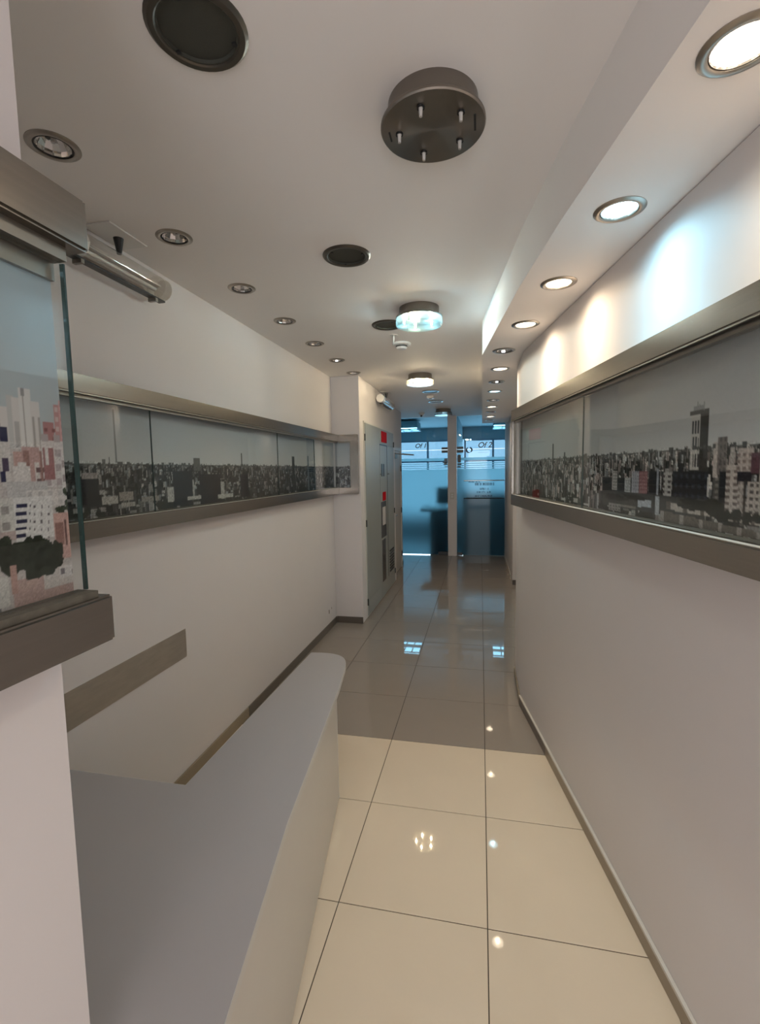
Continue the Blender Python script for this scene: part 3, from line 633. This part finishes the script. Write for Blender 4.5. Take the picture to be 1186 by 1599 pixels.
# ------------------------------------------------------------------ detectors, camera dome, tube lamps
def detector(x, y, label, r=.078):
    th = thing('smoke_detector', (x, y, ZC), label, 'smoke detector', 'smoke detectors'); c = (x, y, ZC)
    put('base', G().lathe([(r, 0), (r, -.012), (r-.008, -.018), (.0, -.018)], 32, c), 'white', th)
    put('sensor_head', G().lathe([(r*.62, -.018), (r*.60, -.034), (r*.48, -.046), (0, -.048)], 32, c), 'white', th)
    put('vent_band', G().lathe([(r*.635, -.020), (r*.615, -.032)], 32, c), 'lens_dark', th)
    put('indicator', G().box(x+.055, x+.063, y-.05, y-.042, ZC-.021, ZC-.017), 'chrome', th)
detector(-.648, 4.02, 'white smoke detector just beyond the third dark grille')
th = thing('ceiling_sensor', (-.705, 6.93, ZC), 'tiny white square sensor between the two far downlights', 'sensor')
put('housing', G().box(-.755, -.655, 6.885, 6.975, ZC-.04, ZC), 'white', th, bevel=.006); put('lens', G().lathe([(.022, -.04), (.018, -.048), (0, -.052)], 20, (-.705, 6.93, ZC)), 'lens_dark', th)
th = thing('ceiling_hook', (-.665, 3.76, ZC), 'small white ceiling hook beside the smoke detector', 'hook')
put('hook_plate', G().lathe([(.03, 0), (.03, -.004), (0, -.005)], 24, (-.665, 3.76, ZC)), 'white', th); put('hook_stem', G().tube((-.665, 3.76, ZC-.005), (-.668, 3.755, ZC-.06), .007, 10, .004), 'white', th)
th = thing('dome_camera', (-1.08, 8.95, ZC), 'small white dome security camera with black eye by the glass partition', 'camera')
put('base', G().lathe([(.055, 0), (.055, -.018), (.048, -.026), (0, -.026)], 28, (-1.08, 8.95, ZC)), 'white', th); put('dome', G().lathe([(.036, -.026), (.033, -.045), (.02, -.060), (0, -.065)], 24, (-1.08, 8.95, ZC)), 'white', th)
put('lens', G().tube((-1.08, 8.95-.02, ZC-.05), (-1.08, 8.95-.042, ZC-.062), .016, 14), 'black', th)
def tube_lamp(x, y0, y1, label, zc=2.705):
    ym = (y0+y1)/2; th = thing('emergency_tube_lamp', (x, ym, zc-.05), label, 'tube lamp', 'clear emergency tube lamps'); r = .052
    def half(yA, yB, rr, seg=20):
        v = []; f = []
        for yy in (yA, yB):
            for k in range(seg): t = 2*math.pi*k/seg; v.append((x+rr*math.cos(t), yy, zc+rr*math.sin(t)*1.05))
        for k in range(seg): f.append((k, (k+1) % seg, seg+(k+1) % seg, seg+k))
        return v, f
    put('clear_cover', G().add(*half(y0+.10, y1-.07, r)), 'clear', th)
    ec = put('end_cap', G().tube((x, y0, zc), (x, y0+.10, zc), r*1.04, 8), 'white', th)
    put('end_cap', G().tube((x, y1-.07, zc), (x, y1-.02, zc), r*1.05, 20).tube((x, y1-.02, zc), (x, y1, zc), r*1.0, 20, r*.6), 'clear', th)
    put('tray', G().box(x-.034, x+.030, y0+.10, y1-.075, zc-.004, zc+.004), 'tray', th)
    put('light_tube', G().tube((x+.008, y0+.11, zc-.018), (x+.008, y1-.09, zc-.018), .010, 12), 'white', th)
    put('bottom_rail', G().box(x-.018, x+.018, y0+.02, y1-.03, zc-r*1.05-.010, zc-r*1.05-.002), 'black', th)
    for yy in (y0+.09, y1-.10): put('clip', G().box(x-.022, x+.022, yy-.008, yy+.008, zc-r*1.05-.026, zc-r*1.05-.010), 'steel_dark', th)
    put('bracket', G().tube((x+.005, ym, zc+r), (x+.005, ym, ZC-.004), .010, 12, .022), 'black', th)
    put('ceiling_plate', G().box(x-.055, x+.075, ym-.13, ym+.10, ZC-.006, ZC-.0005), 'white', th, bevel=.002)
tube_lamp(-1.585, 1.60, 2.235, 'clear emergency tube lamp on black bracket at the left wall')
tube_lamp(-1.265, 6.05, 6.85, 'far emergency tube lamp above the electrical panel', zc=2.70)

# ------------------------------------------------------------------ electrical panel
XE = -1.33
ep = thing('electrical_panel', (XE, 6.3, 0), 'tall grey enamel electrical panel with red signs on the stepped-out wall', 'electrical panel')
put('back_frame', G().box(XE+.0005, XE+.010, 5.37, 7.24, .012, 2.35), 'enamel_edge', ep, bevel=.002)
put('main_sheet', G().box(XE+.010, XE+.018, 5.395, 6.19, .03, 2.33), 'enamel', ep, bevel=.002)
dr = put('tall_door', G().box(XE+.010, XE+.020, 6.196, 6.665, .23, 2.11), 'enamel', ep, bevel=.002)
put('door_gap', G().box(XE+.0105, XE+.0215, 6.665, 6.69, .23, 2.11).box(XE+.0105, XE+.0215, 6.196, 6.69, 2.11, 2.122), 'black', ep)
put('header_sheet', G().box(XE+.010, XE+.018, 6.196, 7.22, 2.125, 2.33), 'enamel', ep, bevel=.002)
put('foot_sheet', G().box(XE+.010, XE+.018, 6.196, 7.22, .03, .226), 'enamel', ep, bevel=.002)
sd = put('side_door', G().box(XE+.010, XE+.019, 6.695, 7.22, .23, 2.118), 'enamel', ep, bevel=.002)
put('upper_sign', G().box(XE+.018, XE+.026, 6.31, 6.66, 2.155, 2.305), 'red', ep, bevel=.003, label='red danger sign')
put('lower_sign', G().box(XE+.020, XE+.027, 6.33, 6.53, 1.355, 1.475), 'red', ep, bevel=.003, label='small red sign')
for q in range(2): put('switch_slot', G().box(XE+.0195, XE+.024, 6.27+q*.13, 6.34+q*.13, 1.69, 1.86), 'black', dr)
ml = put('label_window', G().box(XE+.0195, XE+.024, 6.22, 6.55, .85, 1.345), 'meter', dr)
st = put('sticker', G().box(XE+.024, XE+.0255, 6.29, 6.50, 1.02, 1.27), 'sticker', dr, label='pale notice sticker')
put('meter_window', G().box(XE+.0195, XE+.024, 6.25, 6.47, .24, .82), 'meter', dr)
for q in range(8): put('vent_slat', G().box(XE+.0195, XE+.027, 6.78, 7.10, .27+q*.043, .292+q*.043), 'black', sd)
hs = put('hatch', G().box(XE+.018, XE+.022, 5.42, 6.05, .045, .215), 'enamel', ep, bevel=.002)
for z in (.20, 1.15, 2.16):
    put('hinge', G().tube((XE+.016, 5.385, z-.04), (XE+.016, 5.385, z+.04), .008, 10), 'black', ep); put('latch', G().box(XE+.018, XE+.03, 7.195, 7.215, z-.04, z+.04), 'black', ep)
for y in (6.21, 6.72, 6.80): put('screw', G().tube((XE+.017, y, 1.72), (XE+.024, y, 1.72), .010, 10), 'black', ep)

# ------------------------------------------------------------------ service door and its closer
dt = thing('door_1', (-1.43, 8.0, 0), 'plain beige service door beside the electrical panel', 'door'); dt['kind'] = 'structure'
put('door_frame', G().box(-1.4295, -1.405, 7.50, 7.555, 0, 2.16).box(-1.4295, -1.405, 8.455, 8.51, 0, 2.16).box(-1.4295, -1.405, 7.555, 8.455, 2.105, 2.16), 'enamel_edge', dt, bevel=.003)
put('door_leaf', G().box(-1.4295, -1.412, 7.558, 8.452, .008, 2.10), 'door', dt, bevel=.002)
for z in (.25, 1.05, 1.80): put('hinge', G().tube((-1.402, 8.452, z-.05), (-1.402, 8.452, z+.05), .009, 10), 'black', dt)
lv = put('lever', G().tube((-1.412, 7.64, 1.02), (-1.36, 7.64, 1.02), .011, 10).tube((-1.362, 7.635, 1.02), (-1.362, 7.75, 1.02), .009, 10), 'steel_dark', dt)
dcl = thing('door_closer', (-1.40, 7.62, 2.0), 'dark door closer with arm sticking out over the service door', 'door closer')
put('closer_body', G().box(-1.4115, -1.35, 7.56, 7.80, 1.965, 2.03), 'steel_dark', dcl, bevel=.004)
put('closer_arm', G().tube((-1.365, 7.66, 2.04), (-1.10, 7.95, 2.02), .009, 10).tube((-1.365, 7.66, 2.03), (-1.365, 7.66, 2.05), .016, 12), 'steel_dark', dcl)
put('closer_link', G().tube((-1.10, 7.95, 2.025), (-1.33, 8.2, 2.055), .007, 10), 'steel_dark', dcl)

# ------------------------------------------------------------------ glass partition
o = put('wall_partition_column', G().box(-.645, -.468, 9.64, 9.80, 0, ZC), 'wall', bevel=.004); struct(o, 'slim white post between the two glass doors', 'wall')
def text_mesh(txt, size, shear=.25):
    cu = bpy.data.curves.new('t', 'FONT'); cu.body = txt; cu.size = size; cu.shear = shear; cu.extrude = .0008; cu.align_x = 'CENTER'; cu.align_y = 'CENTER'; cu.offset = .002
    ob = bpy.data.objects.new('t', cu); COL.objects.link(ob); dg = bpy.context.evaluated_depsgraph_get(); me = bpy.data.meshes.new_from_object(ob.evaluated_get(dg)); bpy.data.objects.remove(ob)
    return me
def letters(name, txt, size, x, y, z, m, parent, sx=1.0):
    me = text_mesh(txt, size); me.name = name; me.materials.clear(); me.materials.append(M[m])
    me.transform(Matrix.Rotation(math.radians(90), 4, 'X') @ Matrix.Scale(sx, 4, (1, 0, 0)))
    o = bpy.data.objects.new(name, me); COL.objects.link(o); o.parent = parent; b = BASE[parent.name]; o.location = (x-b[0], y-b[1], z-b[2]); return o
def glass_door(x0, x1, label, doory):
    th = thing('glass_door', ((x0+x1)/2, doory, 0), label, 'glass door', 'tinted office doors')
    tr = put('transom_pane', G().box(x0, x1, doory, doory+.010, 2.168, ZC-.001), 'teal', th)
    pn = put('door_pane', G().box(x0, x1, doory, doory+.010, .015, 2.160), 'teal', th)
    put('frosted_film', G().box(x0+.004, x1-.004, doory-.0022, doory-.0012, .018, 1.772), 'film', pn)
    for z in (1.800, 1.842, 1.884): put('film_stripe', G().box(x0+.004, x1-.004, doory-.0022, doory-.0012, z-.009, z+.009), 'film', pn)
    put('film_stripe', G().box(x0+.004, x1-.004, doory-.0022, doory-.0012, 1.945, 2.0), 'film', pn)
    return th, pn
YD = 9.715
gl, gp = glass_door(-1.715, -.648, 'left blue-tinted office door lettered Of 1 with frosted film', YD)
put('hinge_patch', G().box(-.77, -.649, YD-.022, YD-.003, 2.172, 2.215).box(-.77, -.649, YD-.022, YD-.003, 2.105, 2.156), 'black', gl, bevel=.003)
put('floor_patch', G().box(-.85, -.649, YD-.024, YD-.003, .008, .075), 'black', gl, bevel=.003)
lk = put('lock_case', G().box(-.72, -.66, YD-.03, YD-.003, 1.86, 1.99), 'alu', gl, bevel=.004)
put('lock_bolt', G().box(-.75, -.649, YD-.03, YD-.004, 1.90, 1.915).box(-.735, -.649, YD-.03, YD-.004, 1.86, 1.874).box(-.71, -.649, YD-.03, YD-.004, 1.815, 1.828), 'black', gl)
letters('door_number', 'Of 1', .128, -1.20, YD-.003, 2.255, 'letter', gl, 1.0)
gr, gp2 = glass_door(-.465, .476, 'right blue-tinted office door lettered Of 2 with round logo', YD)
put('hinge_patch', G().box(-.464, -.335, YD-.022, YD-.003, 2.172, 2.22).box(-.464, -.335, YD-.022, YD-.003, 2.10, 2.156), 'black', gr, bevel=.003)
put('floor_patch', G().box(-.464, -.36, YD-.024, YD-.003, .008, .07), 'black', gr, bevel=.003)
lk = put('lock_case', G().box(-.45, -.385, YD-.03, YD-.003, 1.90, 2.06), 'black', gr, bevel=.01)
put('lock_bolt', G().box(-.455, -.375, YD-.03, YD-.004, 1.855, 1.885).box(-.455, -.385, YD-.03, YD-.004, 1.805, 1.83), 'black', gr)
letters('door_number', 'Of 2', .150, .082, YD-.003, 2.238, 'letter_grey', gr, 1.0)
put('rule_line', G().box(-.03, .19, YD-.004, YD-.002, 2.145, 2.149).box(-.05, .15, YD-.004, YD-.002, 2.095, 2.098), 'letter_grey', gr)
def crescent(cx, cz, r, t0, t1, wmax, y0, y1, n=20):
    v = []; f = []
    for k in range(n+1):
        s = k/n; t = t0+(t1-t0)*s; hw = wmax*math.sin(math.pi*(.08+.84*s))/2
        for rr in (r-hw, r+hw):
            for yy in (y0, y1): v.append((cx+rr*math.cos(t), yy, cz+rr*math.sin(t)))
    for k in range(n):
        b = k*4; q = b+4; f += [(b, q, q+2, b+2), (b+1, b+3, q+3, q+1), (b, b+1, q+1, q), (b+2, q+2, q+3, b+3)]
    f += [(0, 2, 3, 1), (n*4, n*4+1, n*4+3, n*4+2)]
    return v, f
put('logo', G().add(*crescent(-.222, 2.15, .052, math.radians(110), math.radians(290), .030, YD-.004, YD-.002)).add(*crescent(-.222, 2.15, .052, math.radians(-60), math.radians(80), .034, YD-.004, YD-.002)), 'letter', gr, label='dark round swirl logo')
rngl = random.Random(4)
def scribble(x0, x1, z, hgt):      # notice lettering too small to read in the photograph
    g = G(); x = x0
    while x < x1:
        ww = rngl.uniform(.35, .75)*hgt
        if rngl.random() < .14: x += ww*.7; continue
        g.box(x, min(x+ww*.3, x1), YD-.004, YD-.0025, z-hgt/2, z+hgt/2)
        if rngl.random() < .75: zz = rngl.choice([-.5, -.1, .3]); g.box(x+ww*.25, min(x+ww*.85, x1+.01), YD-.0041, YD-.0026, z+hgt*zz, z+hgt*(zz+.24))
        if rngl.random() < .6: g.box(x+ww*.6, min(x+ww*.88, x1+.01), YD-.0042, YD-.0027, z-hgt/2, z+hgt*.5)
        x += ww+hgt*.12
    return g
for x0, x1, z, hg in [(-.24, -.02, 1.508, .030), (-.105, .245, 1.462, .058), (-.01, .15, 1.368, .038), (-.07, .20, 1.302, .038), (-.105, .235, 1.222, .034)]:
    put('notice_line', scribble(x0, x1, z, hg), 'letter', gr)
for z, m_ in ((1.535, 'chrome'), (1.178, 'black')):
    hb = put('pull_bar', G().tube((-.33, YD-.055, z), (.465, YD-.055, z), .011, 12), m_, gr)
    for x in (-.31, .445): put('standoff', G().tube((x, YD-.055, z), (x, YD-.003, z), .012, 10), 'chrome', hb)
sw = thing('switch_plate', (-.556, 9.639, 1.18), 'small beige switch plate on the post between the glass doors', 'switch')
put('plate', G().box(-.60, -.515, 9.628, 9.6395, 1.165, 1.30), 'panel', sw, bevel=.004)
for z in (1.20, 1.245): put('rocker', G().box(-.58, -.535, 9.624, 9.628, z, z+.03), 'white', sw, bevel=.002)

# ------------------------------------------------------------------ the offices behind the glass
YB = 14.0
fo = put('office_floor', G().box(-3.2, 2.2, 9.66, YB+.2, -.06, 0), 'grey'); struct(fo, 'office floor behind the glass doors', 'floor')
co = put('office_ceiling', G().box(-3.2, 2.2, 9.825, YB+.2, 2.97, 3.05), 'offceil'); struct(co, 'office ceiling seen through tinted glass', 'ceiling')
o = put('wall_office_left', G().box(-3.3, -3.2, 9.6, YB+.2, 0, 3.0), 'offwall'); struct(o, 'left office wall', 'wall')
o = put('wall_office_right', G().box(2.2, 2.3, 9.6, YB+.2, 0, 3.0), 'offwall'); struct(o, 'right office wall', 'wall')
o = put('wall_office_front', G().box(-3.2, -1.96, 9.72, 9.80, 0, 2.97).box(.76, 2.2, 9.72, 9.80, 0, 2.97), 'offwall'); struct(o, 'solid office front wall outside the doors', 'wall')
o = put('wall_office_divider', G().box(-.60, -.50, 9.805, YB-.01, 0, 2.97), 'offwall'); struct(o, 'dividing wall between the two offices', 'wall')
o = put('wall_office_back', G().box(-3.2, 2.2, YB, YB+.12, 2.625, 2.97).box(-.60, 2.2, YB, YB+.12, 0, .85).box(-3.2, -.60, YB, YB+.12, 0, .12).box(-3.2, -2.7, YB, YB+.12, .12, 2.625).box(1.6, 2.2, YB, YB+.12, .85, 2.625), 'offwall'); struct(o, 'office back wall above and below the windows', 'wall')
k_ = YB/13
def office_window(n, x0, x1, mull, label, zb_):
    th = thing('window_%d' % n, ((x0+x1)/2, YB, zb_), label, 'window'); th['kind'] = 'structure'
    put('window_frame', G().box(x0, x1, YB-.02, YB+.06, zb_, zb_+.05).box(x0, x1, YB-.02, YB+.06, 2.58, 2.624).box(x0, x0+.05, YB-.02, YB+.06, zb_+.05, 2.58).box(x1-.05, x1, YB-.02, YB+.06, zb_+.05, 2.58), 'alu', th)
    put('transom_bar', G().box(x0+.05, x1-.05, YB-.02, YB+.06, 1.98, 2.075), 'alu', th)
    for x in mull: put('mullion', G().box(x-.028, x+.028, YB-.021, YB+.061, zb_+.05, 2.58), 'alu', th)
    put('pane', G().box(x0+.05, x1-.05, YB+.02, YB+.026, zb_+.05, 2.58), 'glass', th)
office_window(1, -2.7, -.60, [-1.515], 'bright window of the left office behind the Of 1 door', .12)
office_window(2, -.46, 1.6, [.357, .72], 'bright window of the right office behind the Of 2 door', .85)
def office_lamp(x0, x1, y0, y1, label):
    th = thing('louvre_lamp', ((x0+x1)/2, (y0+y1)/2, 2.73), label, 'office lamp', 'office louvre lamps')
    put('housing', G().box(x0, x1, y0, y1, 2.76, 2.93), 'offwall', th)
    put('diffuser', G().box(x0+.01, x1-.01, y0+.01, y1-.01, 2.748, 2.76), 'louvre', th)
    put('light_seam', G().box(x0, x1, y0-.006, y0-.001, 2.735, 2.765), 'louvre', th)
    put('hanger', G().box(x0+.1, x0+.12, y0+.2, y0+.22, 2.93, 2.97), 'alu', th)
    for q in range(4):
        xx = x0+(x1-x0)*q/3; put('louvre_blade', G().box(xx-.012, xx+.012, y0, y1, 2.725, 2.748), 'alu', th)
    for q in range(3):
        yy = y0+(y1-y0)*q/2; put('louvre_blade', G().box(x0, x1, yy-.012, yy+.012, 2.7249, 2.7479), 'alu', th)
office_lamp(-2.06, -1.47, 11.25, 11.95, 'louvred ceiling lamp in the left office')
office_lamp(.30, .92, 11.35, 12.05, 'louvred ceiling lamp in the right office')
dk = thing('office_desk', (-.95, 10.6, 0), 'dark desk shape blurred behind the left frosted glass', 'desk')
put('desk_top', G().box(-1.30, -.66, 10.25, 10.95, .86, .90), 'offdark', dk, bevel=.005)
put('pedestal', G().box(-1.08, -.68, 10.3, 10.9, 0, .86), 'offdark', dk)
mo = thing('office_monitor', (-.80, 10.5, .90), 'dark monitor silhouette on the desk behind frosted glass', 'monitor')
put('screen', G().box(-.95, -.64, 10.48, 10.51, 1.0, 1.38), 'offdark', mo, bevel=.006); put('stand', G().box(-.81, -.77, 10.50, 10.53, .901, 1.1).box(-.88, -.70, 10.42, 10.58, .901, .915), 'offdark', mo)
ck = thing('office_cabinet', (.15, 11.6, 0), 'low grey cabinet blurred behind the right frosted glass', 'cabinet')
put('carcass', G().box(-.40, .75, 11.2, 11.7, .05, 1.2), 'cabinet', ck, bevel=.006); put('cabinet_base', G().box(-.38, .73, 11.22, 11.68, 0, .05), 'cabinet', ck)
for q in range(2): put('cabinet_door', G().box(-.39+q*.575, .175+q*.57, 11.185, 11.2, .07, 1.18), 'cabinet', ck, bevel=.003)

# ------------------------------------------------------------------ small wall marks
for x, y, z, s, lab in [(XL, 4.93, .205, .022, 'small dark chip low on the left wall near the corner'), (XL, 5.02, .22, .012, 'tiny chip beside the larger one on the left wall')]:
    o = put('wall_chip', G().box(x+.0004, x+.0012, y-s*.5, y+s*.5, z-s, z+s), 'scuff', bevel=.0003); tag(o, lab, 'wall chip')
